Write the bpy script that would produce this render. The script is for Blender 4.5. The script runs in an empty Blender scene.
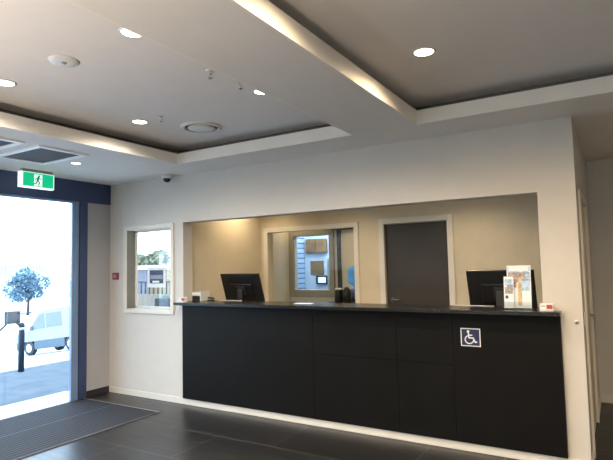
import bpy, bmesh, math, random
from mathutils import Vector, Matrix
random.seed(7)
PI = math.pi
COL = bpy.context.scene.collection
SC = bpy.context.scene

# ------------------------------------------------------------------ materials
def mat(name, col, rough=0.5, metal=0.0, var=0.06, scale=6.0, bump=0.0, bscale=80.0, emit=None, estr=0.0, spec=0.5, coat=0.0):
    m = bpy.data.materials.new(name); m.use_nodes = True
    nt = m.node_tree; b = nt.nodes['Principled BSDF']
    tc = nt.nodes.new('ShaderNodeTexCoord')
    n = nt.nodes.new('ShaderNodeTexNoise'); n.inputs['Scale'].default_value = scale; n.inputs['Detail'].default_value = 3
    nt.links.new(tc.outputs['Object'], n.inputs['Vector'])
    r = nt.nodes.new('ShaderNodeValToRGB')
    lo = [max(0, c * (1 - var)) for c in col]; hi = [min(1, c * (1 + var)) for c in col]
    r.color_ramp.elements[0].color = (*lo, 1); r.color_ramp.elements[1].color = (*hi, 1)
    r.color_ramp.elements[0].position = 0.3; r.color_ramp.elements[1].position = 0.7
    nt.links.new(n.outputs['Fac'], r.inputs['Fac']); nt.links.new(r.outputs['Color'], b.inputs['Base Color'])
    b.inputs['Roughness'].default_value = rough; b.inputs['Metallic'].default_value = metal
    b.inputs['Specular IOR Level'].default_value = spec
    if coat: b.inputs['Coat Weight'].default_value = coat
    if bump:
        n2 = nt.nodes.new('ShaderNodeTexNoise'); n2.inputs['Scale'].default_value = bscale
        nt.links.new(tc.outputs['Object'], n2.inputs['Vector'])
        bp = nt.nodes.new('ShaderNodeBump'); bp.inputs['Strength'].default_value = bump; bp.inputs['Distance'].default_value = 0.004
        nt.links.new(n2.outputs['Fac'], bp.inputs['Height']); nt.links.new(bp.outputs['Normal'], b.inputs['Normal'])
    if emit:
        b.inputs['Emission Color'].default_value = (*emit, 1); b.inputs['Emission Strength'].default_value = estr
    return m

def glass_mat(name, tint=(0.96, 0.98, 0.98), refl=0.03):
    m = bpy.data.materials.new(name); m.use_nodes = True
    nt = m.node_tree; nt.nodes.clear()
    o = nt.nodes.new('ShaderNodeOutputMaterial'); t = nt.nodes.new('ShaderNodeBsdfTransparent'); g = nt.nodes.new('ShaderNodeBsdfGlossy')
    g.inputs['Roughness'].default_value = 0.02; t.inputs['Color'].default_value = (*tint, 1)
    mx = nt.nodes.new('ShaderNodeMixShader'); fr = nt.nodes.new('ShaderNodeFresnel'); fr.inputs['IOR'].default_value = 1.35
    ml = nt.nodes.new('ShaderNodeMath'); ml.operation = 'MULTIPLY'; ml.inputs[1].default_value = refl * 10; ml.use_clamp = True
    nt.links.new(fr.outputs[0], ml.inputs[0]); nt.links.new(ml.outputs[0], mx.inputs[0])
    nt.links.new(t.outputs[0], mx.inputs[1]); nt.links.new(g.outputs[0], mx.inputs[2]); nt.links.new(mx.outputs[0], o.inputs[0])
    return m

def tile_mat():
    m = bpy.data.materials.new('dark_floor_tile'); m.use_nodes = True
    nt = m.node_tree; b = nt.nodes['Principled BSDF']
    tc = nt.nodes.new('ShaderNodeTexCoord'); mp = nt.nodes.new('ShaderNodeMapping')
    mp.inputs['Location'].default_value = (0.24, 0.08, 0)
    nt.links.new(tc.outputs['Object'], mp.inputs['Vector'])
    br = nt.nodes.new('ShaderNodeTexBrick'); br.offset = 0.5; br.inputs['Scale'].default_value = 1.0
    br.inputs['Brick Width'].default_value = 1.2; br.inputs['Row Height'].default_value = 0.6; br.inputs['Mortar Size'].default_value = 0.0045
    br.inputs['Mortar Smooth'].default_value = 0.1
    br.inputs['Color1'].default_value = (0.0120, 0.0115, 0.0115, 1); br.inputs['Color2'].default_value = (0.016, 0.0155, 0.0155, 1); br.inputs['Mortar'].default_value = (0.085, 0.08, 0.078, 1)
    nt.links.new(mp.outputs[0], br.inputs['Vector'])
    st = nt.nodes.new('ShaderNodeMapping'); st.inputs['Scale'].default_value = (1.2, 9, 1); nt.links.new(tc.outputs['Object'], st.inputs['Vector'])
    n = nt.nodes.new('ShaderNodeTexNoise'); n.inputs['Scale'].default_value = 2.2; n.inputs['Detail'].default_value = 4
    nt.links.new(st.outputs[0], n.inputs['Vector'])
    rp = nt.nodes.new('ShaderNodeMapRange'); rp.inputs[3].default_value = 0.75; rp.inputs[4].default_value = 1.35
    nt.links.new(n.outputs['Fac'], rp.inputs[0])
    mx = nt.nodes.new('ShaderNodeMix'); mx.data_type = 'RGBA'; mx.blend_type = 'MULTIPLY'; mx.inputs[0].default_value = 1
    nt.links.new(br.outputs['Color'], mx.inputs[6]); nt.links.new(rp.outputs[0], mx.inputs[7])
    nt.links.new(mx.outputs[2], b.inputs['Base Color'])
    r2 = nt.nodes.new('ShaderNodeMapRange'); r2.inputs[3].default_value = 0.24; r2.inputs[4].default_value = 0.42
    nt.links.new(n.outputs['Fac'], r2.inputs[0]); nt.links.new(r2.outputs[0], b.inputs['Roughness'])
    b.inputs['Specular IOR Level'].default_value = 0.4
    bp = nt.nodes.new('ShaderNodeBump'); bp.inputs['Strength'].default_value = 0.25; bp.inputs['Distance'].default_value = 0.002; bp.invert = True
    nt.links.new(br.outputs['Fac'], bp.inputs['Height']); nt.links.new(bp.outputs['Normal'], b.inputs['Normal'])
    return m

def brick_mat(name, c1, c2, cm, bw, rh, ms, rough=0.8, vertical_axis='XZ', offset=0.5):
    m = bpy.data.materials.new(name); m.use_nodes = True
    nt = m.node_tree; b = nt.nodes['Principled BSDF']
    tc = nt.nodes.new('ShaderNodeTexCoord'); sp = nt.nodes.new('ShaderNodeSeparateXYZ'); cb = nt.nodes.new('ShaderNodeCombineXYZ')
    nt.links.new(tc.outputs['Object'], sp.inputs[0])
    nt.links.new(sp.outputs['X' if vertical_axis == 'XZ' else 'Y'], cb.inputs['X']); nt.links.new(sp.outputs['Z'], cb.inputs['Y'])
    br = nt.nodes.new('ShaderNodeTexBrick'); br.offset = offset; br.inputs['Scale'].default_value = 1
    br.inputs['Brick Width'].default_value = bw; br.inputs['Row Height'].default_value = rh; br.inputs['Mortar Size'].default_value = ms
    br.inputs['Color1'].default_value = (*c1, 1); br.inputs['Color2'].default_value = (*c2, 1); br.inputs['Mortar'].default_value = (*cm, 1)
    nt.links.new(cb.outputs[0], br.inputs['Vector']); nt.links.new(br.outputs['Color'], b.inputs['Base Color'])
    b.inputs['Roughness'].default_value = rough
    return m

def rib_mat():
    m = bpy.data.materials.new('ribbed_entrance_carpet'); m.use_nodes = True
    nt = m.node_tree; b = nt.nodes['Principled BSDF']
    tc = nt.nodes.new('ShaderNodeTexCoord')
    w = nt.nodes.new('ShaderNodeTexWave'); w.wave_type = 'BANDS'; w.bands_direction = 'X'; w.inputs['Scale'].default_value = 5.6
    w.inputs['Distortion'].default_value = 0.0
    nt.links.new(tc.outputs['Object'], w.inputs['Vector'])
    n = nt.nodes.new('ShaderNodeTexNoise'); n.inputs['Scale'].default_value = 120; nt.links.new(tc.outputs['Object'], n.inputs['Vector'])
    r = nt.nodes.new('ShaderNodeValToRGB'); r.color_ramp.elements[0].color = (0.006, 0.006, 0.008, 1); r.color_ramp.elements[1].color = (0.036, 0.034, 0.041, 1)
    r.color_ramp.elements[0].position = 0.25; r.color_ramp.elements[1].position = 0.6
    nt.links.new(w.outputs['Fac'], r.inputs['Fac'])
    mx = nt.nodes.new('ShaderNodeMix'); mx.data_type = 'RGBA'; mx.blend_type = 'MULTIPLY'; mx.inputs[0].default_value = 0.5
    nt.links.new(r.outputs[0], mx.inputs[6]); nt.links.new(n.outputs['Fac'], mx.inputs[7]); nt.links.new(mx.outputs[2], b.inputs['Base Color'])
    b.inputs['Roughness'].default_value = 0.85
    bp = nt.nodes.new('ShaderNodeBump'); bp.inputs['Distance'].default_value = 0.006; bp.inputs['Strength'].default_value = 0.6
    nt.links.new(w.outputs['Fac'], bp.inputs['Height']); nt.links.new(bp.outputs['Normal'], b.inputs['Normal'])
    return m

M = dict(
    wall=mat('cream_wall_paint', (0.60, 0.565, 0.515), 0.7, var=0.02, bump=0.05, bscale=250),
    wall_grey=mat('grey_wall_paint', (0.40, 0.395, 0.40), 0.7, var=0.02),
    office=mat('office_wall_paint', (0.62, 0.54, 0.40), 0.7, var=0.03),
    ceil=mat('ceiling_paint', (0.80, 0.765, 0.735), 0.8, var=0.015),
    soffit=mat('soffit_paint', (0.79, 0.755, 0.71), 0.8, var=0.015),
    upstand=mat('upstand_paint', (0.83, 0.79, 0.725), 0.6, var=0.02),
    void=mat('dark_shade_tone', (0.16, 0.15, 0.135), 0.9),
    navy=mat('dark_grey_daylight_blue', (0.032, 0.050, 0.125), 0.5),  # dark grey paint with the blue of the daylight put into its colour
    alu=mat('aluminium_blue_sheen', (0.17, 0.25, 0.40), 0.4, metal=0.0),  # dark frame metal, bluish glass reflection mixed into the colour
    trim=mat('white_trim_paint', (0.70, 0.655, 0.58), 0.45, var=0.02),
    darkskirt=mat('dark_skirting', (0.02, 0.02, 0.022), 0.5),
    tile=tile_mat(), rib=rib_mat(),
    laminate=mat('black_laminate', (0.0072, 0.0068, 0.0064), 0.45, var=0.12, bump=0.03, bscale=300, spec=0.09),
    top=mat('black_stone_top', (0.009, 0.0085, 0.008), 0.24, var=0.3, scale=120, spec=0.3),
    black=mat('black_plastic', (0.010, 0.010, 0.011), 0.3), blackm=mat('matt_black_plastic', (0.02, 0.02, 0.02), 0.6),
    screen=mat('dark_screen_glass', (0.006, 0.006, 0.008), 0.08),
    white=mat('white_plastic', (0.72, 0.71, 0.69), 0.4, var=0.02), paper=mat('white_paper', (0.83, 0.85, 0.87), 0.7, var=0.02),
    chrome=mat('brushed_chrome', (0.7, 0.68, 0.65), 0.22, metal=1.0), steel=mat('satin_steel', (0.55, 0.54, 0.52), 0.35, metal=0.9),
    door=mat('dark_brown_door', (0.034, 0.027, 0.020), 0.45, var=0.15, scale=3),
    red=mat('red_plastic', (0.26, 0.03, 0.05), 0.4), redcard=mat('red_card', (0.48, 0.05, 0.05), 0.5),
    signblue=mat('sign_navy', (0.008, 0.013, 0.06), 0.4), signwhite=mat('sign_white', (0.82, 0.82, 0.80), 0.4),
    exitgreen=mat('exit_green', (0.0, 0.30, 0.12), 0.4, emit=(0.0, 0.62, 0.28), estr=0.75),
    exitdark=mat('exit_figure_green', (0.0, 0.16, 0.07), 0.4, emit=(0.0, 0.3, 0.14), estr=0.5), exitwhite=mat('exit_white', (0.85, 0.9, 0.88), 0.4, emit=(0.85, 1, 0.95), estr=0.9),
    grillewhite=mat('bright_white_metal', (0.92, 0.92, 0.92), 0.35, var=0.01), grille=mat('grey_grille', (0.13, 0.13, 0.14), 0.7), greymetal=mat('grey_metal', (0.30, 0.31, 0.33), 0.5, metal=0.2),
    lamp=mat('lit_lamp_diffuser', (1, 0.9, 0.7), 0.5, emit=(1.0, 0.86, 0.62), estr=22.0),
    lampdim=mat('lit_small_lamp_diffuser', (1, 0.95, 0.85), 0.5, emit=(1.0, 0.9, 0.75), estr=6.0),
    glass=glass_mat('clear_glass'), fillglass=glass_mat('warm_fill_glass', (0.66, 0.60, 0.53)), acrylic=glass_mat('clear_acrylic', (0.93, 0.95, 0.95), 0.1),
    photo_blue=mat('print_pale_blue', (0.42, 0.58, 0.78), 0.5, var=0.35, scale=30), photo_tan=mat('print_tan', (0.55, 0.42, 0.26), 0.5, var=0.3, scale=40),
    photo_brown=mat('print_brown', (0.42, 0.28, 0.22), 0.5, var=0.5, scale=50), photo_navy=mat('print_navy', (0.04, 0.06, 0.14), 0.5, var=0.4, scale=40),
    photo_grey=mat('print_grey', (0.30, 0.32, 0.36), 0.5, var=0.4, scale=60),
    bluewater=mat('blue_bottle_glow', (0.10, 0.34, 0.75), 0.15, var=0.3, emit=(0.1, 0.4, 0.9), estr=0.2), bluegrey=mat('blue_grey_plastic', (0.12, 0.18, 0.36), 0.4),  # bottle given a faint glow of its own to look brighter
    cork=mat('brown_pinboard', (0.24, 0.145, 0.07), 0.8, var=0.15, scale=20), cabinet=mat('brown_timber_cabinet', (0.24, 0.135, 0.065), 0.6, var=0.25, scale=8),
    coolwall=mat('pale_blue_wall', (0.55, 0.66, 0.80), 0.7), olive=mat('olive_window_frame', (0.25, 0.215, 0.15), 0.5),
    blind=brick_mat('pale_glass_block', (0.62, 0.76, 0.92), (0.36, 0.52, 0.72), (0.10, 0.16, 0.28), 0.30, 0.10, 0.012, 0.3, 'YZ', 0.0),
    screen_on=mat('lit_screen', (0.6, 0.7, 0.8), 0.3, emit=(0.75, 0.9, 1.0), estr=0.9),
    pave=mat('grey_paving', (0.115, 0.125, 0.135), 0.85, var=0.2, scale=3), kerb=mat('pale_concrete', (0.80, 0.80, 0.78), 0.85, var=0.08),
    road=mat('sunlit_asphalt', (0.40, 0.42, 0.44), 0.9, var=0.1, scale=0.8), grass=mat('pale_dry_hill', (0.21, 0.26, 0.22), 0.9, var=0.2, scale=0.02),
    carwhite=mat('white_car_paint', (0.26, 0.265, 0.27), 0.3, coat=0.5), carsill=mat('grey_blue_car_sill', (0.07, 0.10, 0.13), 0.5), carglass=mat('pale_car_glass', (0.17, 0.19, 0.20), 0.1),
    tyre=mat('black_rubber', (0.03, 0.035, 0.045), 0.8), hub=mat('wheel_silver', (0.6, 0.62, 0.64), 0.3, metal=0.6),
    bollard=mat('dark_blue_grey_steel', (0.030, 0.042, 0.065), 0.5), plate=mat('grey_plate', (0.10, 0.11, 0.12), 0.5),
    bark=mat('tree_bark', (0.05, 0.05, 0.06), 0.9), leaf=mat('blue_green_leaf', (0.075, 0.135, 0.18), 0.8, var=0.5, scale=3), leaf2=mat('olive_leaf', (0.16, 0.17, 0.11), 0.8, var=0.4, scale=3), leaf3=mat('blue_grey_leaf', (0.13, 0.17, 0.19), 0.8, var=0.4, scale=3),
    brick=brick_mat('tan_block_wall', (0.36, 0.245, 0.135), (0.42, 0.29, 0.165), (0.30, 0.21, 0.125), 0.4, 0.2, 0.01), jambshade=mat('shaded_reveal_tone', (0.20, 0.175, 0.15), 0.6), lilac=mat('lilac_render', (0.26, 0.25, 0.29), 0.8),
    lowwall=mat('grey_beige_render', (0.34, 0.27, 0.205), 0.85, var=0.1), rail=mat('dark_railing', (0.03, 0.035, 0.04), 0.5), planter=mat('dark_planter', (0.015, 0.018, 0.02), 0.6),
    plantleaf=mat('planter_leaf', (0.10, 0.16, 0.08), 0.6, var=0.4, scale=20),
)

# ------------------------------------------------------------------ mesh builder
class MB:
    def __init__(s): s.v = []; s.f = []; s.mi = []; s.sm = []; s.mats = []
    def m(s, name):
        if name not in s.mats: s.mats.append(name)
        return s.mats.index(name)
    def add(s, verts, faces, mt, smooth=False, T=None):
        o = len(s.v); k = s.m(mt)
        for p in verts:
            p = Vector(p); s.v.append(tuple(T @ p if T else p))
        for f in faces: s.f.append([o + i for i in f]); s.mi.append(k); s.sm.append(smooth)
        return s
    def frombm(s, bm, mt, smooth=False, T=None):
        bm.verts.ensure_lookup_table(); bm.verts.index_update()
        s.add([v.co[:] for v in bm.verts], [[v.index for v in f.verts] for f in bm.faces], mt, smooth, T); bm.free(); return s
    def box(s, a, b, mt, bev=0.0, T=None):
        bm = bmesh.new(); bmesh.ops.create_cube(bm, size=1.0)
        for v in bm.verts: v.co = Vector([(a[i] + b[i]) / 2 + v.co[i] * abs(b[i] - a[i]) for i in range(3)])
        if bev: bmesh.ops.bevel(bm, geom=bm.edges[:], offset=bev, segments=2, affect='EDGES', profile=0.6)
        return s.frombm(bm, mt, False, T)
    def lathe(s, prof, mt, c=(0, 0, 0), seg=28, smooth=True, T=None):
        vs = []; fs = []; n = len(prof)
        for i in range(seg):
            a = 2 * PI * i / seg
            for r, z in prof: vs.append((c[0] + r * math.cos(a), c[1] + r * math.sin(a), c[2] + z))
        for i in range(seg):
            j = (i + 1) % seg
            for k in range(n - 1):
                fs.append([i * n + k, j * n + k, j * n + k + 1, i * n + k + 1])
        return s.add(vs, fs, mt, smooth, T)
    def tube(s, pts, r, mt, seg=8, T=None):
        pts = [Vector(p) for p in pts]; vs = []; fs = []
        for i, p in enumerate(pts):
            d = (pts[min(i + 1, len(pts) - 1)] - pts[max(i - 1, 0)]).normalized()
            up = Vector((0, 0, 1)) if abs(d.z) < 0.95 else Vector((1, 0, 0))
            x = d.cross(up).normalized(); y = x.cross(d)
            rr = r[i] if isinstance(r, (list, tuple)) else r
            for k in range(seg):
                a = 2 * PI * k / seg; vs.append(p + x * rr * math.cos(a) + y * rr * math.sin(a))
        for i in range(len(pts) - 1):
            for k in range(seg):
                l = (k + 1) % seg; fs.append([i * seg + k, i * seg + l, (i + 1) * seg + l, (i + 1) * seg + k])
        fs.append(list(range(seg))[::-1]); fs.append([(len(pts) - 1) * seg + k for k in range(seg)])
        return s.add([v[:] for v in vs], fs, mt, True, T)
    def prism(s, poly, d0, d1, mt, T=None):      # polygon in XZ pulled along Y
        n = len(poly); vs = [(x, d0, z) for x, z in poly] + [(x, d1, z) for x, z in poly]
        fs = [list(range(n)), list(range(2 * n - 1, n - 1, -1))] + [[i, i + n, (i + 1) % n + n, (i + 1) % n] for i in range(n)]
        return s.add(vs, fs, mt, False, T)
    def sheet(s, rect, mt, T=None, y=0.0):       # flat rectangle facing -Y
        x0, z0, x1, z1 = rect
        return s.add([(x0, y, z0), (x1, y, z0), (x1, y, z1), (x0, y, z1)], [[0, 1, 2, 3]], mt, False, T)
    def wall(s, axis, p0, p1, u0, u1, z0, z1, holes, mt):   # slab with rectangular holes; axis = thickness axis
        us = sorted(set([u0, u1] + [h[i] for h in holes for i in (0, 2)])); zs = sorted(set([z0, z1] + [h[i] for h in holes for i in (1, 3)]))
        us = [u for u in us if u0 <= u <= u1]; zs = [z for z in zs if z0 <= z <= z1]
        def solid(i, j):
            if not (0 <= i < len(us) - 1 and 0 <= j < len(zs) - 1): return False
            cu, cz = (us[i] + us[i + 1]) / 2, (zs[j] + zs[j + 1]) / 2
            return not any(h[0] < cu < h[2] and h[1] < cz < h[3] for h in holes)
        def P(p, u, z): return (u, p, z) if axis == 'y' else ((p, u, z) if axis == 'x' else (u, z, p))
        vs = []; fs = []
        def q(*pts): o = len(vs); vs.extend(pts); fs.append([o, o + 1, o + 2, o + 3])
        for i in range(len(us) - 1):
            for j in range(len(zs) - 1):
                if not solid(i, j): continue
                a, b, c, d = us[i], us[i + 1], zs[j], zs[j + 1]
                for p in (p0, p1): q(P(p, a, c), P(p, b, c), P(p, b, d), P(p, a, d))
                if not solid(i - 1, j): q(P(p0, a, c), P(p0, a, d), P(p1, a, d), P(p1, a, c))
                if not solid(i + 1, j): q(P(p0, b, c), P(p0, b, d), P(p1, b, d), P(p1, b, c))
                if not solid(i, j - 1): q(P(p0, a, c), P(p0, b, c), P(p1, b, c), P(p1, a, c))
                if not solid(i, j + 1): q(P(p0, a, d), P(p0, b, d), P(p1, b, d), P(p1, a, d))
        s.add(vs, fs, mt); s.weld = True
        return s
    def build(s, name, parent=None, loc=None):
        me = bpy.data.meshes.new(name); me.from_pydata(s.v, [], s.f)
        for n in s.mats: me.materials.append(M[n])
        for p, k, sm in zip(me.polygons, s.mi, s.sm): p.material_index = k; p.use_smooth = sm
        bm = bmesh.new(); bm.from_mesh(me)
        if getattr(s, 'weld', False): bmesh.ops.remove_doubles(bm, verts=bm.verts[:], dist=1e-5)
        bmesh.ops.recalc_face_normals(bm, faces=bm.faces[:]); bm.to_mesh(me); bm.free(); me.update()
        o = bpy.data.objects.new(name, me); COL.objects.link(o)
        if parent: o.parent = parent
        if loc: o.location = loc
        return o

def tag(o, label, cat, group=None, kind=None):
    o['label'] = label; o['category'] = cat
    if group: o['group'] = group
    if kind: o['kind'] = kind
    return o
def thing(name, label, cat, loc=(0, 0, 0), rz=0, group=None):
    o = bpy.data.objects.new(name, None); COL.objects.link(o); o.location = loc; o.rotation_euler = (0, 0, rz); o.empty_display_size = 0.1
    return tag(o, label, cat, group)
def struct(o, label=None, cat=None):
    o['kind'] = 'structure'
    if label: o['label'] = label
    if cat: o['category'] = cat
    return o
def sempty(name, label, cat):
    o = bpy.data.objects.new(name, None); COL.objects.link(o); return struct(o, label, cat)
def dup(root, loc, rz=None, label=None):
    r = root.copy(); COL.objects.link(r); r.location = loc
    if rz is not None: r.rotation_euler = (0, 0, rz)
    if label: r['label'] = label
    for ch in list(root.children):
        c = ch.copy(); COL.objects.link(c); c.parent = r
        for g in ch.children:
            d = g.copy(); COL.objects.link(d); d.parent = c
    return r

# ------------------------------------------------------------------ key dimensions (metres)
XL, XR = -5.645, -0.241          # left wall face, right end of the reception wall
H1, HU, H2 = 2.656, 2.768, 2.852  # soffit, top of the recess upstand, recess ceiling
YB = -7.6; XE = 3.2              # far ends of the lobby behind and beside the camera
OX0, OX1, OZ0, OZ1 = -4.341, -0.512, 1.128, 2.09   # opening over the counter
WX0, WX1, WZ0, WZ1 = -5.317, -4.535, 1.06, 2.043   # front window

# ------------------------------------------------------------------ setting
struct(MB().box((XL, YB, -0.12), (XE, 0.0, 0.0), 'tile').box((XR, 0.0, -0.12), (1.5, 2.3, 0.0), 'tile').build('floor'), 'dark grey tiled lobby floor with faint grout lines', 'floor')
struct(MB().box((-4.51, 0.0, -0.1), (XR, 1.62, -0.004), 'blackm').build('floor_office'), 'dark floor inside the reception office', 'floor')

# ceiling: soffit with two recesses, raised panel above
RA = (-3.943, -4.1, -1.881, -0.48); RB = (-1.304, -4.1, 1.75, -0.48)
s = MB().wall('z', H1, H1 + 0.03, XL, XE, YB, 0.0, [(RA[0]-.02, RA[1]-.02, RA[2]+.02, RA[3]+.02), (RB[0]-.02, RB[1]-.02, RB[2]+.02, RB[3]+.02)], 'soffit').box((XR, 0.0, H1), (1.5, 2.3, H1 + 0.03), 'soffit').box((XL, YB, H2), (XE, 0.0, H2 + 0.05), 'ceil')
struct(s.build('ceiling'), 'grey lobby ceiling with two raised recesses divided by a wide beam', 'ceiling')
def upstand(n, R, lab):
    x0, y0, x1, y1 = R; t = 0.02; m = MB()
    m.box((x0 - t, y0 - t, H1), (x0, y1 + t, HU), 'upstand').box((x1, y0 - t, H1), (x1 + t, y1 + t, HU), 'upstand')
    m.box((x0, y0 - t, H1), (x1, y0, HU), 'upstand').box((x0, y1, H1), (x1, y1 + t, HU), 'upstand')
    # cove back walls in a dark colour that stands for the shade there
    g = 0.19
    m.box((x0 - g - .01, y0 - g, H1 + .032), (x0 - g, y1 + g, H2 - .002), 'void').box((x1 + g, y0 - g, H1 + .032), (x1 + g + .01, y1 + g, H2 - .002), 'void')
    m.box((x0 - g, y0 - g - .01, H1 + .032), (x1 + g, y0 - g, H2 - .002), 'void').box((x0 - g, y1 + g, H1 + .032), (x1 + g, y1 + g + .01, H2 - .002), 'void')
    struct(m.build('trim_%d' % n), lab, 'ceiling trim')
upstand(1, RA, 'cream upstand framing the left ceiling recess'); upstand(2, RB, 'cream upstand framing the right ceiling recess')

struct(MB().wall('y', 0.0, 0.15, XL - 0.2, XR, 0.0, H2 + 0.05, [(OX0, OZ0, OX1, OZ1), (WX0, WZ0, WX1, WZ1)], 'wall').build('wall_front'), 'cream reception wall with long counter opening', 'wall')
struct(MB().box((1.5, 0.0, 0), (XE + .2, 0.15, H2 + .05), 'wall').build('wall_front_right'), 'cream wall right of the corridor', 'wall')
# left wall: stub, header and the glazed run
DY0, DY1, DZ = -3.6, -0.55, 2.398
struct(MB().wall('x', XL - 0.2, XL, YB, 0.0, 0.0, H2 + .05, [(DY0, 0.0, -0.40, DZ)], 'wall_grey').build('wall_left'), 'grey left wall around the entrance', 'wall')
struct(MB().box((XL, YB, DZ), (XL + 0.012, -0.001, H1), 'navy').build('trim_3'), 'dark grey band above the entrance doors with daylight blue in its colour', 'wall band')
struct(MB().wall('y', YB - 0.2, YB, XL - .2, XE + .2, 0, H2 + .05, [(-4.8, 0.15, 2.4, 2.45)], 'wall').build('wall_back'), 'cream wall behind the viewer', 'wall')
struct(MB().box((XE, YB, 0), (XE + .2, 0, H2 + .05), 'wall').build('wall_right'), 'cream lobby right wall', 'wall')
struct(MB().box((-4.8, YB - .12, .15), (2.4, YB - .11, 2.45), 'fillglass').build('window_fill'), 'added unseen glazing behind the viewer for daylight fill', 'window')  # added window out of view for fill daylight, glass tinted to warm it
struct(MB().box((XL - .2, -40, -.2), (20, YB - .2, -.05), 'kerb').build('ground_fill_bounce'), 'added pale ground behind the viewer that bounces light inside', 'paving')  # added out of view, bounces sunlight up to the lobby ceiling
# corridor
struct(MB().wall('x', XR - 0.12, XR, 0.15, 2.3, 0, H1 + .03, [(0.28, -0.01, 1.36, 2.12)], 'wall').build('wall_corridor_left'), 'cream side wall of the corridor', 'wall')
struct(MB().box((XR - .12, 2.12, 0), (1.5, 2.3, H1), 'wall').build('wall_corridor_end'), 'cream wall closing the corridor', 'wall')
struct(MB().box((1.5, 0.15, 0), (1.62, 2.3, H1 + .03), 'wall').build('wall_corridor_right'), 'cream right wall of the corridor', 'wall')
d3 = sempty('door_2', 'white framed door in the corridor side wall', 'door')
fr = MB()
for y in (0.28, 1.30): fr.box((XR - .125, y, 0), (XR + .016, y + .06, 2.12), 'trim', .004)
fr.box((XR - .125, .34, 2.06), (XR + .016, 1.30, 2.12), 'trim', .004); fr.build('door_frame', d3)
lf = MB().box((XR - .05, .3405, .006), (XR - .008, 1.2995, 2.0595), 'office', .003).build('door_leaf', d3)
MB().tube([(XR - .008, 1.22, 1.02), (XR + .03, 1.22, 1.02), (XR + .03, 1.10, 1.02)], .009, 'steel').build('door_handle', lf)

# baseboards
struct(MB().box((XL + .001, -0.014, 0.0), (XR + .012, 0.0, 0.068), 'trim', .003).build('baseboard_front'), 'white baseboard under the reception counter', 'baseboard')
struct(MB().box((XR, -0.014, 0), (XR + .012, 0.28, 0.068), 'trim', .003).box((XR, 1.36, 0), (XR + .012, 2.12, .068), 'trim', .003).build('baseboard_corridor_side'), 'white baseboard along the corridor side', 'baseboard')
struct(MB().box((XR + .012, 2.108, 0), (1.5, 2.12, 0.09), 'trim', .003).build('baseboard_corridor_end'), 'white baseboard at the corridor end', 'baseboard')
struct(MB().box((XL, -0.345, 0.0), (XL + .012, -0.014, 0.075), 'darkskirt').build('baseboard_left'), 'dark baseboard left of the entrance', 'baseboard')
struct(MB().box((XL, -0.345, DZ - .0), (XL + .013, -0.0015, DZ + .004), 'darkskirt').build('trim_4'))

# ------------------------------------------------------------------ office behind the counter
BY = 1.62
W2 = (-4.275, 0.95, -2.905, 2.035); DR = (-2.485, 0.0, -1.69, 2.05)
struct(MB().wall('y', BY, BY + .12, -4.51, XR - .12, 0, H1, [W2, (DR[0], -1, DR[2], DR[3])], 'office').build('wall_office_back'), 'beige back wall of the reception office', 'wall')
struct(MB().box((-4.51, 0.15, 0), (-4.39, BY, H1), 'office').build('wall_office_left'), 'beige left wall of the reception office', 'wall')
struct(MB().box((-4.51, .15, H1), (XR - .12, BY + .12, H1 + .03), 'ceil').build('ceiling_office'), 'office ceiling', 'ceiling')
def casing(x0, z0, x1, z1, y, w, d, bottom=True):
    m = MB(); m.box((x0 - w, y - d, z0 - (w if bottom else 0)), (x0, y + .002, z1 + w), 'trim', .004).box((x1, y - d, z0 - (w if bottom else 0)), (x1 + w, y + .002, z1 + w), 'trim', .004)
    m.box((x0, y - d, z1), (x1, y + .002, z1 + w), 'trim', .004)
    if bottom: m.box((x0, y - d, z0 - w), (x1, y + .002, z0), 'trim', .004)
    return m
w1 = sempty('window_1', 'white framed window in the reception wall with a poster', 'window')
m = casing(WX0, WZ0, WX1, WZ1, 0.0, .05, .02)
m.build('window_trim', w1)
MB().box((WX0, .001, WZ0), (WX0 + .004, .119, WZ1), 'jambshade').build('jamb_shade', w1)  # thin strip with the shade of the left reveal put into its colour
m = MB(); a = .1
for b in ((WX0, WZ0, WX0 + .022, WZ1), (WX1 - .022, WZ0, WX1, WZ1), (WX0, WZ0, WX1, WZ0 + .022), (WX0, WZ1 - .022, WX1, WZ1)): m.box((b[0], .12, b[1]), (b[2], .155, b[3]), 'trim')
m.build('window_frame', w1)
MB().box((WX0 + .02, .135, WZ0 + .02), (WX1 - .02, .141, WZ1 - .02), 'glass').build('pane', w1)
w2 = sempty('window_2', 'wide beige framed internal window in the office back wall', 'window')
casing(*W2, BY, .065, .018).build('window_trim', w2)
MB().box((W2[0], BY + .08, W2[1]), (W2[2], BY + .086, W2[3]), 'glass').build('pane', w2)
d1 = sempty('door_1', 'dark brown door in the office back wall', 'door')
casing(*DR, BY, .07, .02, False).build('door_frame', d1)
lf = MB().box((DR[0] + .006, BY + .03, .008), (DR[2] - .006, BY + .07, DR[3] - .006), 'door', .003).build('door_leaf', d1)
MB().lathe([(0, 0), (.026, 0), (.026, .008), (.012, .01), (.01, .045), (0, .045)], 'chrome', T=Matrix.Translation((DR[0] + .07, BY + .03, 1.105)) @ Matrix.Rotation(PI / 2, 4, 'X')).tube([(DR[0] + .07, BY - .012, 1.105), (DR[0] + .18, BY - .014, 1.105)], .010, 'chrome').build('door_handle', lf)
struct(MB().box((DR[0] - .3, BY + .4, 0), (DR[2] + .3, BY + .42, 2.3), 'void').build('wall_behind_door'))

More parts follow.
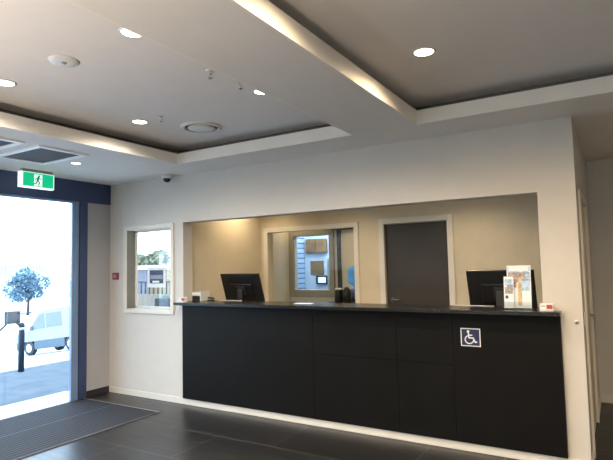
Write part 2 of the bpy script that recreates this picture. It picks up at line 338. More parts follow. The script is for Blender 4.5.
# rooms seen through the internal window
BB = 3.0; W3 = (-4.71, 1.145, -4.02, 2.045)
struct(MB().wall('y', BB, BB + .1, -6.0, -2.6, 0, H1, [W3], 'office').build('wall_rear_room_back'), 'beige wall of the room behind the office', 'wall')
struct(MB().box((-4.93, BY + .12, 0), (-4.80, BB, H1), 'office').build('wall_rear_room_left'), 'beige left wall of the room behind the office', 'wall')
struct(MB().box((-2.72, BY + .12, 0), (-2.6, BB, H1), 'office').build('wall_rear_room_right'))
struct(MB().box((-4.93, BY + .12, H1), (-2.6, BB, H1 + .03), 'ceil').build('ceiling_rear_room'))
struct(MB().box((-4.93, BY + .12, -.1), (-2.6, BB, -.004), 'blackm').build('floor_rear_room'))
w3 = sempty('window_3', 'olive framed inner window seen through the office window', 'window')
m = MB(); w = .088
for b in ((W3[0] - w, W3[1] - w - .03, W3[0], W3[3] + w), (W3[2], W3[1] - w - .03, W3[2] + w, W3[3] + w), (W3[0], W3[3], W3[2], W3[3] + w), (W3[0], W3[1] - w - .03, W3[2], W3[1])):
    m.box((b[0], BB - .04, b[1]), (b[2], BB + .01, b[3]), 'olive', .006)
m.build('window_frame', w3)
MB().box((W3[0], BB + .05, W3[1]), (W3[2], BB + .056, W3[3]), 'glass').build('pane', w3)
struct(MB().box((-3.87, BB - .035, 0.9), (-3.81, BB, 2.16), 'darkskirt').box((-3.95, BB - .06, 2.115), (-2.75, BB, 2.165), 'darkskirt').build('trim_5'), 'dark rail and upright beside the inner window', 'trim')
CB = 4.5
struct(MB().box((-6.0, CB, 0), (-3.6, CB + .1, H1), 'coolwall').build('wall_third_room_back'), 'pale blue wall beyond the inner window', 'wall')
struct(MB().box((-6.1, BB + .1, 0), (-5.98, CB, H1), 'coolwall').build('wall_third_room_left'))
struct(MB().box((-3.72, BB + .1, 0), (-3.6, CB, H1), 'coolwall').build('wall_third_room_right'))
struct(MB().box((-6.1, BB + .1, H1), (-3.6, CB + .1, H1 + .03), 'ceil').build('ceiling_third_room'))
struct(MB().box((-6.1, BB + .1, -.1), (-3.6, CB, -.004), 'blackm').build('floor_third_room'))
struct(MB().box((-5.48, 3.4, .3), (-5.42, CB - .001, 2.3), 'blind').build('window_6'), 'pale glass block window at the side of the third room', 'window')

struct(MB().box((-4.85, CB - .1, 0), (-4.76, CB, 1.68), 'greymetal').build('trim_6'), 'grey pilaster in the third room', 'pilaster')
c = thing('wall_cabinet', 'brown timber wall cabinet high up, seen through two windows', 'cabinet', (-5.12, CB, 1.80))
MB().box((-.235, -.06, 0), (.235, 0, .28), 'cabinet', .004).build('carcass', c)
for k in (-1, 1): MB().box((.003 if k > 0 else -.232, -.074, .006), (.232 if k > 0 else -.003, -.06, .274), 'cabinet', .003).build('door', c)
t = thing('pinboard', 'brown square pinboard on the pale blue wall below the cabinet', 'pinboard', (-5.13, CB - .001, 1.505))
MB().box((-.14, -.012, -.125), (.14, -.004, .125), 'cork').build('board', t)
m = MB()
for b in ((-.15, -.135, -.14, .135), (.14, -.135, .15, .135), (-.14, -.135, .14, -.125), (-.14, .125, .14, .135)): m.box((b[0], -.016, b[1]), (b[2], 0, b[3]), 'cabinet')
m.build('frame', t)
t = thing('wall_screen', 'small black framed lit screen on the pale blue wall', 'screen', (-5.025, CB - .001, 1.262))
MB().box((-.125, -.03, -.085), (.125, 0, .085), 'black', .006).build('casing', t); MB().box((-.075, -.033, -.055), (.1, -.0295, .055), 'screen_on').build('display', t)
t = thing('water_dispenser', 'blue bottled water cooler seen at right of the office window', 'water cooler', (-3.21, 2.3, 0))
MB().box((-.15, -.15, 0), (.15, .15, 1.2), 'bluegrey', .02).build('body', t)
MB().lathe([(0.05, 1.2), (.05, 1.24), (.125, 1.29), (.13, 1.32), (.12, 1.35), (.13, 1.38), (.13, 1.46), (.11, 1.51), (.05, 1.53), (0, 1.53)], 'bluewater').build('bottle', t)
MB().box((-.12, -.16, .78), (.12, -.148, 1.08), 'blackm', .004).build('tap_recess', t)
t = thing('side_bench', 'black bench top in the room behind the office', 'bench', (-3.33, 1.98, 0))
MB().box((-.20, -.2, .99), (.28, .14, 1.03), 'black', .004).build('bench_top', t)
for sx in (-.17, .25):
    for sy in (-.17, .11): MB().box((sx - .015, sy - .015, 0), (sx + .015, sy + .015, .99), 'black').build('leg', t)
t = thing('coffee_jug', 'black insulated jug on the black bench behind the office', 'jug', (-3.18, 1.91, 1.03))
MB().lathe([(0, 0), (.055, 0), (.06, .03), (.06, .14), (.045, .19), (.03, .2), (.03, .215), (0, .215)], 'black').build('body', t)
MB().tube([(.05, 0, .16), (.095, 0, .15), (.1, 0, .08), (.06, 0, .05)], .008, 'black').build('handle', t)
t = thing('coffee_jug', 'black jug with pale lid left of the other jug on the bench', 'jug', (-3.31, 1.93, 1.03), 2.5)
MB().lathe([(0, 0), (.06, 0), (.065, .03), (.06, .15), (.05, .18)], 'black').build('body', t)
MB().lathe([(0, .205), (.03, .203), (.058, .196), (.058, .18), (0, .18)], 'white').build('lid', t)
MB().tube([(.055, 0, .15), (.1, 0, .14), (.1, 0, .07), (.06, 0, .05)], .008, 'black').build('handle', t)

# ------------------------------------------------------------------ reception counter
cnt = thing('reception_counter', 'long black reception counter with panelled front under the wall opening', 'counter', (0, 0, 0))
CT = 1.163
m = MB().box((-4.36, -0.14, 1.131), (-0.385, 0.001, CT), 'top', .003).box((OX0 + .002, 0.0, 1.131), (OX1 - .002, 0.30, CT), 'top', .0); m.build('counter_top', cnt)
g = .0015
for x0, x1, zs in ((-4.329, -2.579, (.07, 1.13)), (-2.579, -1.715, (.07, .694, 1.13)), (-1.715, -1.215, (.07, .694, 1.13)), (-1.215, -.391, (.07, 1.13))):
    for a, b in zip(zs[:-1], zs[1:]): MB().box((x0 + g, -.032, a + g), (x1 - g, -.002, b - g), 'laminate', .0012).build('front_panel', cnt)
dk = thing('office_desk', 'black work desk behind the reception counter', 'desk', (0, 0, 0))
MB().box((-4.385, .32, .71), (-.37, 1.02, .74), 'top', .003).build('desk_top', dk)
for x in (-4.36, -3.0, -1.7, -.4): MB().box((x - .012, .34, 0), (x + .012, 1.0, .71), 'black').build('end_panel', dk)

# accessibility sign on the counter front
sg = thing('accessibility_sign', 'navy square wheelchair sign with white border on the counter front', 'sign', (-1.068, -.0325, .931))
MB().box((-.08, -.004, -.074), (.08, 0, .074), 'signwhite', .002).build('border', sg)
MB().box((-.072, -.0052, -.066), (.072, -.0035, .066), 'signblue').build('panel', sg)
def strokes(m, paths, mt, y):
    for pts, w in paths:
        for (x0, z0), (x1, z1) in zip(pts[:-1], pts[1:]):
            d = Vector((x1 - x0, z1 - z0)); L = d.length; d /= max(L, 1e-6); n = Vector((-d.y, d.x)) * w / 2; e = d * w * .25
            A = [(x0 - e.x + n.x, z0 - e.y + n.y), (x0 - e.x - n.x, z0 - e.y - n.y), (x1 + e.x - n.x, z1 + e.y - n.y), (x1 + e.x + n.x, z1 + e.y + n.y)]
            m.prism(A, y, y - .0006, mt)
def disc2(m, c, r, mt, y, n=16): m.prism([(c[0] + r * math.cos(2 * PI * i / n), c[1] + r * math.sin(2 * PI * i / n)) for i in range(n)], y, y - .0006, mt)
m = MB(); disc2(m, (-.018, .047), .0105, 'signwhite', -.0052)
strokes(m, [([(-.016, .034), (-.012, -.004), (.022, -.004), (.038, -.040), (.050, -.035)], .0105), ([(-.014, .018), (.014, .018)], .009),
            ([(-.022 + .0, .012), (-.036, .002), (-.045, -.016), (-.040, -.036), (-.022, -.050), (.0, -.050), (.016, -.040), (.024, -.026)], .009)], 'signwhite', -.0052)
m.build('wheelchair_symbol', sg)

# ------------------------------------------------------------------ monitors (their backs face the lobby)
def monitor(label, x, y, stripe):
    t = thing('computer_monitor', label, 'monitor', (x, y, .74), 0, 'monitors on the office desk')
    # rows: panel leans with its top towards the lobby
    T = Matrix.Translation((0, -.015, .56)) @ Matrix.Rotation(math.radians(19), 4, 'X')
    MB().box((-.295, -.02, -.185), (.295, .0, .185), 'black', .006, T).box((-.17, -.038, -.13), (.17, -.018, .06), 'black', .012, T).build('housing', t)
    MB().box((-.285, .0, -.175), (.285, .003, .175), 'screen', 0, T).build('display', t)
    MB().box((-.06, -.052, -.075), (.06, -.036, .03), 'blackm', .004, T).build('mount_plate', t)
    MB().box((-.035, -.085, .012), (.035, -.055, .54), 'blackm', .008).build('neck', t)
    MB().lathe([(0, 0), (.13, 0), (.13, .008), (.12, .014), (0, .016)], 'black', (0, -.04, 0)).build('base', t)
    return t
mon1 = monitor('black monitor at the left end of the reception counter, seen from behind', -3.925, .60, 0)
mon2 = dup(mon1, (-.925, .60, .74), 0, 'black monitor behind the brochures at the right end of the counter')
for x, lab in ((-3.86, 'white cable lying on the counter in front of the left monitor'), (-1.1, 'white cable lying on the counter in front of the right monitor')):
    pts = [(x - .17 + .34 * k / 12, .262 + .012 * math.sin(k * 1.1), CT + .0035) for k in range(13)]
    tag(MB().tube(pts, .0032, 'white').build('cable'), lab, 'cable')

t = thing('letter_tray', 'white document tray with dark slots at the left end of the counter', 'tray', (-4.275, .215, CT))
m = MB()
m.box((-.085, -.07, 0), (.07, .08, .008), 'black').box((-.085, -.07, .06), (.07, .08, .067), 'white').box((-.085, .072, 0), (.07, .08, .11), 'black').box((.062, -.075, 0), (.074, .08, .115), 'white')
m.box((-.085, -.07, .0), (-.078, .08, .1), 'black'); m.build('tray', t)
m = MB().box((-.075, -.066, .009), (.058, .07, .05), 'blackm').box((-.075, -.066, .068), (.056, .07, .10), 'paper').box((-.07, -.06, .1), (.05, .07, .112), 'photo_grey'); m.build('papers', t)
t = thing('desk_stapler', 'small black stapler beside the white document tray', 'stapler', (-4.12, .23, CT), .3)
MB().box((-.045, -.014, 0), (.045, .014, .012), 'black', .003).build('base', t)
MB().box((-.045, -.011, .02), (.035, .011, .04), 'black', .005, Matrix.Rotation(.12, 4, 'Y')).build('arm', t)

def cardbox(label, x, y, rz):
    t = thing('card_holder', label, 'card holder', (x, y, CT), rz, 'red and white card holders on the counter')
    MB().box((-.047, -.03, 0), (.047, .03, .006), 'white', .002).box((-.047, .022, .0), (.047, .03, .058), 'white', .002).box((-.047, -.03, .0), (.047, -.025, .018), 'white', .001).build('stand', t)
    MB().box((-.043, -.02, .006), (.043, .02, .054), 'paper').sheet((.0, .012, .04, .050), 'redcard', None, -.0205).sheet((-.038, .036, -.008, .044), 'photo_grey', None, -.0205).build('cards', t)
    return t
cb = cardbox('red and white card holder at the right end of the counter', -.482, -.06, .15)
dup(cb, (-4.285, -.075, CT), .2, 'red and white card holder at the left end of the counter')

sh = tag(MB().box((-.095, -.05, 0), (.095, .05, .002), 'paper').build('paper_sheet', None, (-2.77, .12, CT)), 'white sheet of paper lying on the middle of the counter', 'paper'); sh.rotation_euler = (0, 0, .12)

# brochure holder with two leaflets
bx, by = -.706, .05
t = thing('brochure_holder', 'clear acrylic brochure holder on the counter before the right monitor', 'brochure holder', (bx, by, CT))
L = Matrix.Rotation(-.12, 4, 'X')
m = MB().box((-.115, -.06, 0), (.115, .07, .005), 'acrylic').box((-.112, .03, .005), (.112, .034, .26), 'acrylic', 0, L).box((-.112, -.016, .005), (.112, -.013, .06), 'acrylic', 0, L); m.build('stand', t)
def leaflet(label, x, y, z, w, h, items, rz=0):
    o = MB(); o.box((-w / 2, -.003, 0), (w / 2, .003, h), 'paper')
    for k, (r, mt) in enumerate(items): o.sheet((r[0] * w - w / 2, r[1] * h, r[2] * w - w / 2, r[3] * h), mt, None, -.0034 - .0002 * k)
    o = o.build('brochure'); o.location = (x, y, z); o.rotation_euler = (-.12, 0, rz)
    return tag(o, label, 'brochure', 'brochures in the clear holder')
leaflet('tall white travel brochure with pale blue and tan pictures in the clear holder', bx + .012, by + .02, CT + .008, .182, .345,
        [((.02, .82, .98, .97), 'photo_blue'), ((.1, .87, .9, .985), 'paper'), ((.04, .60, .96, .84), 'photo_grey'), ((.3, .68, .98, .80), 'photo_blue'), ((.12, .70, .75, .80), 'photo_brown'), ((.02, .48, .40, .66), 'photo_brown'), ((.60, .40, .95, .64), 'photo_blue'), ((.46, .06, .62, .70), 'photo_tan'), ((.64, .1, .92, .4), 'paper'), ((.1, .06, .40, .3), 'paper')])
leaflet('short white leaflet with brown pictures in front of the tall brochure', bx - .062, by - .008, CT + .008, .075, .255,
        [((.08, .72, .9, .92), 'photo_blue'), ((.1, .45, .92, .66), 'photo_brown'), ((.15, .3, .45, .4), 'photo_navy'), ((.3, .55, .95, .74), 'photo_grey')])

# ------------------------------------------------------------------ entrance
e = sempty('door_3', 'glazed entrance door with dark aluminium frame', 'door')
m = MB()
m.box((XL - .035, DY1 + .001, 0), (XL + .012, -.458, DZ - .004), 'alu', .004).box((XL - .035, -.456, 0), (XL + .03, -.352, DZ - .004), 'navy', .004)
m.box((XL - .035, DY0, DZ - .022), (XL + .013, DY1, DZ - .001), 'alu', .004).box((XL - .035, DY0, 0), (XL + .012, DY0 + .1, DZ - .022), 'alu', .004)
m.build('door_frame', e)
for k, (a, b) in enumerate(((DY1 - .78, DY1), (-2.36, DY1 - .74), (DY0 + .1, -2.34))):
    x = XL - .012 - .016 * (k % 2)
    MB().box((x - .006, a, .02), (x + .006, b, DZ - .022), 'glass').build('glass_leaf', e)
MB().box((XL - .16, DY0, -.02), (XL + .0, -.46, .004), 'steel').build('threshold', e)
mt = thing('entrance_mat', 'dark ribbed entrance mat inside the glass door', 'mat', (0, 0, 0))
MB().box((XL + .05, -3.4, 0.0), (-4.335, -.395, .008), 'rib').build('carpet', mt)
m = MB().box((XL + .03, -.395, 0), (-4.325, -.380, .009), 'steel').box((-4.335, -3.4, 0), (-4.325, -.395, .009), 'grille').box((-5.03, -3.39, .0), (-5.022, -.40, .0086), 'grille'); m.build('edge_strip', mt)

# green exit sign hanging from the soffit
t = thing('exit_sign', 'green running man exit sign hanging above the entrance', 'exit sign', (-5.40, -1.15, H1 + .001), PI / 2)
# local x runs along the door wall, local -y faces the lobby
MB().box((-.17, -.03, -.03), (.17, .03, 0), 'greymetal', .004).build('bracket', t)
MB().box((-.19, -.03, -.20), (.19, .03, -.031), 'exitwhite', .003).build('housing', t)
m = MB().sheet((-.165, -.185, .178, -.037), 'exitgreen', None, -.0306).sheet((-.042, -.188, .048, -.05), 'exitwhite', None, -.0312)
G = -.0314
disc2(m, (.012, -.066), .012, 'exitdark', G)
strokes(m, [([(.006, -.082), (-.006, -.118)], .024), ([(.006, -.086), (.028, -.098), (.038, -.088)], .010), ([(.0, -.086), (-.022, -.090), (-.03, -.110)], .010),
            ([(-.004, -.118), (.018, -.136), (.008, -.164)], .013), ([(-.008, -.118), (-.016, -.144), (-.038, -.152)], .013), ([(-.036, -.178), (.042, -.178)], .007)], 'exitdark', G)
m.build('pictogram', t)

# return-air grilles
def grille(label, y):
    t = thing('air_grille', label, 'air vent', (-4.63, y, H1), 0, 'square air grilles in the soffit'); m = MB()
    for a, b in (((-.36, -.25), (-.315, .25)), ((.315, -.25), (.36, .25)), ((-.315, -.25), (.315, -.205)), ((-.315, .205), (.315, .25))): m.box((a[0], a[1], -.014), (b[0], b[1], 0), 'grillewhite', .002)
    m.build('frame', t); m = MB().box((-.315, -.205, -.003), (.315, .205, -.0005), 'grille')
    for k in range(19): m.box((-.315, -.195 + k * .0215 - .0015, -.0055), (.315, -.195 + k * .0215 + .0015, -.003), 'grille')
    m.build('louvre_panel', t); return t
g1 = grille('grey air grille in the soffit directly above the exit sign', -1.56)
dup(g1, (-4.63, -2.18, H1), 0, 'grey air grille in the soffit at the left edge of the photo')

# ------------------------------------------------------------------ ceiling fittings
def lamp(loc, power, size=160, blend=.75, col=(1.0, .84, .65), rad=.035):
    l = bpy.data.lights.new('spot_lamp', 'SPOT'); l.energy = power; l.spot_size = math.radians(size); l.spot_blend = blend; l.color = col; l.shadow_soft_size = rad
    o = bpy.data.objects.new('spot_lamp', l); COL.objects.link(o); o.location = loc; return o
def downlight(label, loc, small=False):
    t = thing('downlight', label, 'downlight', loc, 0, 'round recessed downlights')
    r = .046 if small else .057
    MB().lathe([(r + .001, 0), (r + .016, 0), (r + .016, -.004), (r + .004, -.006), (r + .001, -.003), (r + .001, 0)], 'white').build('ring', t)
    MB().lathe([(0, -.0025), (r, -.0025), (r, -.0005), (0, -.0005)], 'lampdim' if small else 'lamp').build('diffuser', t)
    return t
P_DL = 98
spots = [((-2.21, -2.53), 'lit downlight in the left recess, right of the white round disc'), ((-3.54, -2.50), 'lit downlight in the left recess at the left edge of the photo'),
         ((-3.54, -1.33), 'lit downlight in the left recess, just left of the round air vent'), ((-2.19, -1.35), 'lit downlight in the left recess touching the dividing beam'),
         ((-.95, -1.36), 'lit downlight in the right ceiling recess'), ((-.95, -2.53), 'lit downlight in the right recess, nearer the viewer than the photographed one'),
         ((-2.2, -3.7), 'lit downlight at the near right end of the left recess'), ((-3.54, -3.7), 'lit downlight at the near left end of the left recess'),
         ((.45, -1.36), 'lit downlight in the right recess beside the corridor, far row'), ((.45, -2.53), 'lit downlight in the right recess, middle row, right column'),
         ((-.95, -3.7), 'lit downlight in the right recess, near row, left column'), ((.45, -3.7), 'lit downlight in the right recess, near row, right column')]
d0 = None
for (x, y), lab in spots:
    if d0 is None: d0 = downlight(lab, (x, y, H2))
    else: dup(d0, (x, y, H2), 0, lab)
    lamp((x, y, H2 - .012), P_DL, col=(1.0, .75, .47) if x > -1.2 else (1.0, .87, .72))
ds = downlight('small lit downlight in the soffit beside the air grille', (-4.71, -1.146, H1), True)
lamp((-4.71, -1.146, H1 - .012), 14)
t = thing('round_ceiling_disc', 'white round disc fitting in the left recess between two downlights', 'ceiling fitting', (-2.87, -2.50, H2))
MB().lathe([(0, -.012), (.05, -.012), (.085, -.008), (.092, 0), (0, 0)], 'white').build('cover', t); MB().lathe([(0, -.022), (.012, -.02), (.018, -.011), (0, -.011)], 'greymetal').build('lens', t)
t = thing('round_air_vent', 'round white air diffuser in the left recess', 'air vent', (-3.22, -.89, H2))
MB().lathe([(.15, 0), (.19, 0), (.19, -.006), (.165, -.022), (.15, -.012)], 'white', seg=40).build('rim', t)
MB().lathe([(.10, -.006), (.147, -.001), (.147, -.0005), (.10, -.0005)], 'grille', seg=40).build('slot', t)
MB().lathe([(0, -.024), (.10, -.022), (.128, -.016), (.12, -.008), (0, -.008)], 'white', seg=40).build('centre_plate', t)
def sprinkler(label, loc):
    t = thing('fire_sprinkler', label, 'sprinkler', loc, 0, 'fire sprinklers on the ceiling')
    MB().lathe([(0, -.006), (.03, -.006), (.034, 0), (0, 0)], 'white').build('rosette', t)
    m = MB().lathe([(0, -.03), (.008, -.03), (.009, -.006), (0, -.006)], 'chrome').tube([(-.008, 0, -.026), (-.014, 0, -.036), (0, 0, -.05)], .002, 'chrome', 6).tube([(.008, 0, -.026), (.014, 0, -.036), (0, 0, -.05)], .002, 'chrome', 6).lathe([(0, -.053), (.017, -.052), (.017, -.05), (0, -.049)], 'chrome'); m.build('head', t)
    return t
s0 = sprinkler('small fire sprinkler between the round air vent and nearest downlight', (-3.26, -1.345, H2))
dup(s0, (-2.235, -1.87, H2), 0, 'fire sprinkler in the left recess hanging against the dividing beam')
dup(s0, (-2.20, -1.60, H2), 0, 'fire sprinkler half hidden behind the edge of the dividing beam')
t = thing('security_camera', 'white dome security camera in the corner above the front window', 'camera', (-4.50, -.10, H1))
MB().lathe([(0, -.045), (.058, -.045), (.066, -.035), (.066, 0), (0, 0)], 'white').build('base', t)
MB().lathe([(0, -.09), (.022, -.086), (.038, -.072), (.045, -.05), (.045, -.044), (0, -.044)], 'black').build('dome', t)
t = thing('fire_alarm_call_point', 'red square fire alarm call point on the wall by the entrance', 'alarm', (-5.51, 0, 1.469))
MB().box((-.045, -.035, -.045), (.045, 0, .045), 'red', .006).build('housing', t); MB().box((-.026, -.037, -.02), (.026, -.034, .02), 'photo_grey', .001).build('press_plate', t)
t = thing('wall_hook', 'small pale wall knob on the wall right of the counter', 'knob', (-.285, 0, 1.083))
MB().lathe([(0, 0), (.016, 0), (.016, .004), (.007, .006), (.007, .012), (0, .013)], 'white', T=Matrix.Rotation(PI / 2, 4, 'X')).build('plate', t); MB().lathe([(0, .013), (.005, .013), (.006, .018), (0, .02)], 'greymetal', T=Matrix.Rotation(PI / 2, 4, 'X')).build('tip', t)
t = thing('light_switch', 'small white switch plate on the corridor side wall', 'switch', (XR, .17, 1.09))
MB().box((0, -.035, -.055), (.008, .035, .055), 'white', .003).build('plate', t); MB().box((.008, -.01, -.018), (.013, .01, .018), 'white', .002).build('rocker', t)

# ------------------------------------------------------------------ outdoors
m = MB().box((-8.4, -30, -.2), (XL - .2, 3.0, -.04), 'pave'); struct(m.build('ground_paving'), 'shaded grey paving outside the entrance', 'paving')
struct(MB().box((-6.25, -6, -.04), (XL - .16, -.2, -.015), 'kerb').build('ground_door_slab'), 'pale concrete strip outside the door', 'paving')
struct(MB().box((-8.6, -30, -.25), (-8.4, 30, -.02), 'kerb').build('ground_kerb'), 'pale kerb at the paving edge', 'kerb')
xs = [(-8.6, -.12), (-24, -2.42), (-32, -2.9), (-80, -3.0)]
v = []; f = []
for x, z in xs: v += [(x, -60, z), (x, 120, z)]
for k in range(len(xs) - 1): f.append([2 * k, 2 * k + 1, 2 * k + 3, 2 * k + 2])
struct(MB().add(v, f, 'road').build('ground_road'), 'bright sunlit road sloping away', 'road')
struct(MB().box((-8.4, 3.0, -.2), (3, 30, -.05), 'road').build('ground_yard'))
# distant hills
v = []; f = []; n = 60
for k in range(n + 1):
    y = -150 + 600 * k / n; h = 6 + 5 * math.sin(k * .37) + 3 * math.sin(k * .9 + 1)
    v += [(-420 - 30 * math.sin(k * .2), y, -4), (-470, y, h), (-520, y, h * .4 - 4)]
for k in range(n):
    for j in range(2): f.append([3 * k + j, 3 * k + j + 1, 3 * k + 4 + j, 3 * k + 3 + j])
struct(MB().add(v, f, 'grass', True).box((-430, -150, -5), (-80, 450, -3.01), 'grass').build('ground_hills'), 'faint hills on the horizon', 'hills')

def tree(label, loc, h, r, mt, n=700, trunk=.3, squash=.8, group='trees outside'):
    t = thing('tree', label, 'tree', loc, 0, group)
    tr = MB().tube([(0, 0, 0), (.05, .02, h * trunk), (-.05, .05, h * .7)], [h * .03, h * .024, h * .01], 'bark')
    for k in range(5):
        a = k * 1.3; tr.tube([(.03, .02, h * (trunk + .05 * k)), (math.cos(a) * r * .6, math.sin(a) * r * .6, h * (trunk + .22 + .06 * k))], [h * .012, h * .004], 'bark', 6)
    tr.build('trunk', t); m = MB()
    blobs = [(random.uniform(-.6, .6) * r, random.uniform(-.6, .6) * r, h * random.uniform(trunk + .12, .86), r * random.uniform(.3, .5)) for _ in range(16)]
    for _ in range(n):
        bx_, by_, bz_, br_ = random.choice(blobs); d = Vector((random.gauss(0, 1), random.gauss(0, 1), random.gauss(0, squash))).normalized() * br_ * random.uniform(.6, 1.05)
        c = Vector((bx_, by_, bz_)) + d; u = Vector((random.gauss(0, 1), random.gauss(0, 1), random.gauss(0, 1))).normalized(); w_ = u.orthogonal().normalized(); s_ = h * random.uniform(.012, .028)
        m.add([c + u * s_ * 1.4, c + w_ * s_, c - u * s_ * 1.4, c - w_ * s_], [[0, 1, 2, 3]], mt)
    m.build('foliage', t); return t
def along(px_dir, d): return px_dir[0] * d, -4.38 + px_dir[1] * d
tree('larger round blue green tree outside the glass door', (-52.4, 26.3, -3.0), 5.0, 2.3, 'leaf', 1500, .30)
tree('lower blue green tree at the left edge of the glass door', (-55.6, 21.9, -3.0), 3.9, 2.0, 'leaf', 1100, .25)
for x, y, h, mt, lab in ((-28.0, 16.4, 7.2, 'leaf3', 'hazy blue grey tree at left in the front window'), (-25.6, 18.6, 6.1, 'leaf2', 'low olive tree at middle of the front window'),
                         (-23.2, 20.4, 6.9, 'leaf3', 'hazy grey tree at right in the front window'), (-21.0, 22.2, 6.0, 'leaf2', 'low olive tree at right edge of the front window')):
    tree(lab, (x, y, -2.8), h, 1.3, mt, 2200, .2, .8, 'trees seen through the front window')

# bollard with plate
t = thing('bollard', 'dark steel bollard with a grey square plate outside the door', 'bollard', (-8.25, .35, -.04))
MB().lathe([(0, 0), (.045, 0), (.045, .74), (.03, .77), (0, .775)], 'bollard').build('post', t)
MB().lathe([(.046, .66), (.047, .66), (.047, .70), (.046, .70)], 'signwhite').build('band', t)
TT = Matrix.Translation((-.02, -.14, .87)) @ Matrix.Rotation(math.radians(60), 4, 'Z')
m = MB().box((-.11, -.012, -.10), (.11, .012, .10), 'plate', .01, TT)
for sx in (-.08, .08):
    for sz in (-.075, .075): m.lathe([(0, 0), (.016, 0), (.014, .012), (0, .014)], 'bollard', T=TT @ Matrix.Translation((sx, -.012, sz)) @ Matrix.Rotation(PI / 2, 4, 'X'))
m.build('plate', t)
MB().tube([(-.02, -.06, .92), (-.02, .16, .92)], .006, 'bollard').lathe([(0, -.016), (.014, -.008), (.014, .008), (0, .016)], 'bollard', (-.02, .156, .92)).build('arm', t)
MB().tube([(-.02, -.1, .80), (.0, 0, .70)], .014, 'bollard').build('bracket', t); MB().tube([(-.02, -.2, .80), (-.02, -.36, .66)], .014, 'bollard').build('brace', t)

# parked van
va = thing('van', 'white van parked on the road outside the glass door', 'van', (-21.95, 10.3, -2.1))
va.rotation_euler = (0, math.radians(-7.5), math.radians(6))
side = [(-2.2, .35), (-2.25, .75), (-2.15, 1.0), (-1.35, 1.12), (-.55, 1.85), (-.2, 1.95), (1.9, 1.95), (2.15, 1.8), (2.25, .9), (2.25, .35)]
side[0] = (-2.2, .62); side[-1] = (2.25, .62)
vb = MB().prism(side, -.85, .85, 'carwhite').box((-.98, -.86, .24), (.98, .86, .63), 'carsill', .02).box((-2.24, -.84, .28), (-1.75, .84, .64), 'carsill', .03).box((1.75, -.84, .28), (2.27, .84, .64), 'carsill', .03)
vb.box((-1.76, -.6, .3), (1.76, .6, .63), 'tyre').build('body', va)
for y in (-.855, .855):
    MB().prism([(-1.2, 1.15), (-.55, 1.75), (-.2, 1.82), (-.2, 1.15)], y - .004, y + .004, 'carglass').build('side_window', va)
    MB().box((-.1, y - .004, 1.15), (.9, y + .004, 1.78), 'carglass').build('side_window', va)
    MB().box((-1.1, y - .1 if y < 0 else y, 1.12), (-.98, y if y < 0 else y + .1, 1.3), 'plate', .02).build('mirror', va)
for x in (-1.35, 1.35):
    for y in (-.76, .76):
        Tm = Matrix.Translation((x, y, .32)) @ Matrix.Rotation(PI / 2, 4, 'X')
        w_ = MB().lathe([(.19, -.11), (.30, -.11), (.325, -.08), (.325, .08), (.30, .11), (.19, .11)], 'tyre', T=Tm).build('wheel', va)
        MB().lathe([(0, -.09), (.06, -.1), (.19, -.112), (.19, .112), (.06, .1), (0, .09)], 'hub', T=Tm).build('hubcap', w_)

# yard beyond the front window
t = thing('yard_wall', 'tan block wall with white cap outside the front window', 'wall', (0, 3.4, 0))
MB().box((-8.75, 0, -.2), (-5.6, .15, 1.54), 'brick').box((-10.3, 0, -.2), (-8.75, .15, 1.54), 'lilac').build('blockwork', t)
MB().box((-10.4, -.08, 1.54), (-5.5, .2, 1.63), 'signwhite').build('cap', t)
t = thing('low_wall', 'low grey beige wall outside the front window', 'wall', (0, 2.3, 0))
MB().box((-9.6, 0, -.2), (-5.2, .12, 1.08), 'lowwall').build('blockwork', t)
t = thing('railing', 'dark metal railing on the low wall outside the front window', 'railing', (0, 2.36, 1.08))
MB().box((-8.7, -.015, .21), (-6.3, .015, .24), 'rail').build('top_rail', t)
for k in range(22): MB().box((-8.68 + k * .112, -.008, 0), (-8.66 + k * .112, .008, .21), 'rail').build('baluster', t)
t = thing('planter', 'dark planter of upright green leaves outside the front window', 'planter', (-5.67, 1.0, -.05))
MB().box((-.14, -.1, 0), (.14, .1, 1.17), 'planter', .01).build('box', t)
m = MB()
for k in range(26):
    x, y = random.uniform(-.125, .125), random.uniform(-.08, .08); h = random.uniform(.04, .09); w_ = .012
    m.add([(x - w_, y, 1.16), (x + w_, y, 1.16), (x + random.uniform(-.01, .01), y + random.uniform(-.02, .02), 1.16 + h)], [[0, 1, 2]], 'plantleaf')
m.build('leaves', t)
po = MB().box((-.16, -.001, -.125), (.16, .001, .125), 'paper').sheet((-.12, -.075, .12, .09), 'photo_navy', None, -.0013).sheet((-.11, -.02, .11, .03), 'photo_grey', None, -.0016).sheet((-.07, -.066, .05, -.042), 'paper', None, -.0016)
tag(po.build('poster', None, (-4.93, .1325, 1.445)), 'white poster with dark blue picture stuck on the front window glass', 'poster')

# unseen roof block, raised high to throw the shade on the paving
struct(MB().box((XL - .2, YB - .2, H2 + .06), (XE + .2, 4.8, 4.3), 'wall').build('roof'), 'unseen roof block raised to shade the paving', 'roof')

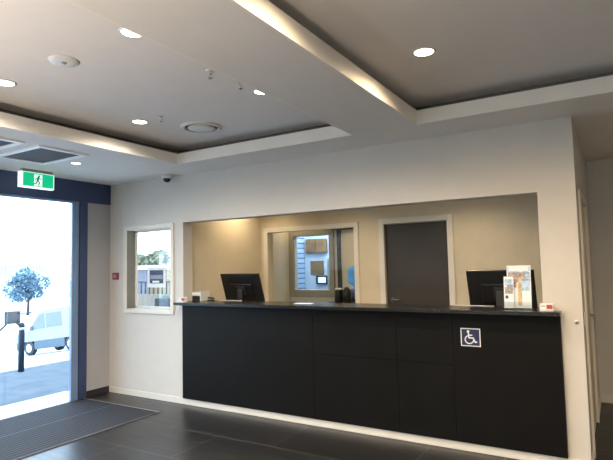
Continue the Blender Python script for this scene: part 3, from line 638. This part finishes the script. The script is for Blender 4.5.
# ------------------------------------------------------------------ lamps inside
def L_office(loc, e, size=100, blend=.5, col=(1.0, .78, .5)): return lamp(loc, e, size, blend, col)
for k, (x, y, lab) in enumerate(((-4.12, .98, 'office downlight near the left wall'), (-2.9, .8, 'office downlight in front of the internal window'), (-1.4, .8, 'office downlight in front of the brown door'))):
    dup(d0, (x, y, H1), 0, lab); L_office((x, y, H1 - .012), 68 if k == 0 else 72, 130, .8)
dup(d0, (.6, 1.1, H1), 0, 'added unseen downlight brightening the side corridor'); lamp((.6, 1.1, H1 - .012), 8, 130, .8, (1.0, .76, .5))  # added lamp, lifts the dark corridor walls
dup(d0, (-4.55, 2.75, H1), 0, 'downlight in the room behind the office near the inner window'); L_office((-4.55, 2.75, H1 - .012), 30, 110, .6)
dup(d0, (-3.3, 2.4, H1), 0, 'downlight in the room behind the office above the water cooler'); L_office((-3.3, 2.4, H1 - .012), 40, 120, .6)
al = bpy.data.lights.new('third_room_fill', 'AREA'); al.energy = 38; al.size = 1.0; al.color = (.72, .86, 1.0); ao = bpy.data.objects.new('third_room_fill', al); COL.objects.link(ao); ao.location = (-4.7, 3.8, H1 - .02)  # added area lamp standing in for daylight in the third room

for x, y in ((-3.4, -5.2), (-.9, -5.6)):      # added upward spots without fixtures, out of view, brightening the ceiling
    u = lamp((x, y, .9), 540, 150, .9, (1.0, .84, .69), .15); u.rotation_euler = (PI, 0, 0)
# ------------------------------------------------------------------ sky and sun
wd = bpy.data.worlds.new('sky'); SC.world = wd; wd.use_nodes = True; nt = wd.node_tree
bg = nt.nodes['Background']; tc = nt.nodes.new('ShaderNodeTexCoord'); sp = nt.nodes.new('ShaderNodeSeparateXYZ'); rp = nt.nodes.new('ShaderNodeValToRGB')
nt.links.new(tc.outputs['Generated'], sp.inputs[0]); nt.links.new(sp.outputs['Z'], rp.inputs['Fac']); nt.links.new(rp.outputs['Color'], bg.inputs['Color'])
rp.color_ramp.elements[0].color = (.70, .86, 1, 1); rp.color_ramp.elements[1].color = (.42, .66, 1, 1); rp.color_ramp.elements[1].position = .7
bg.inputs['Strength'].default_value = 7.0
sl = bpy.data.lights.new('sun', 'SUN'); sl.energy = 5.0; sl.angle = .01; sl.color = (1, .97, .92); so = bpy.data.objects.new('sun', sl); COL.objects.link(so)
so.rotation_euler = Vector((-.56, .12, -.82)).to_track_quat('-Z', 'Y').to_euler(); so.location = (0, 0, 12)

# ------------------------------------------------------------------ camera
cd = bpy.data.cameras.new('camera'); co = bpy.data.objects.new('camera', cd); COL.objects.link(co)
f_ = Vector((-0.51563593, 0.85398365, 0.06950904)); r_ = Vector((0.8550663, 0.51806151, -0.02176917)); u_ = Vector((0.05460047, -0.04820987, 0.99734377))
mw = Matrix.Identity(4)
for i in range(3): mw[i][0] = r_[i]; mw[i][1] = u_[i]; mw[i][2] = -f_[i]
mw[0][3], mw[1][3], mw[2][3] = 0, -4.3835, 1.55
co.matrix_world = mw; cd.sensor_width = 36; cd.sensor_fit = 'HORIZONTAL'; cd.lens = 511.78 * 36 / 613; cd.clip_start = .05; cd.clip_end = 2000
SC.camera = co
SC.view_settings.view_transform = 'Standard'; SC.view_settings.look = 'None'; SC.view_settings.exposure = 0.0
SC.cycles.use_denoising = True
SC.cycles.max_bounces = 8; SC.cycles.diffuse_bounces = 5; SC.cycles.transparent_max_bounces = 12
SC.cycles.sample_clamp_indirect = 6.0
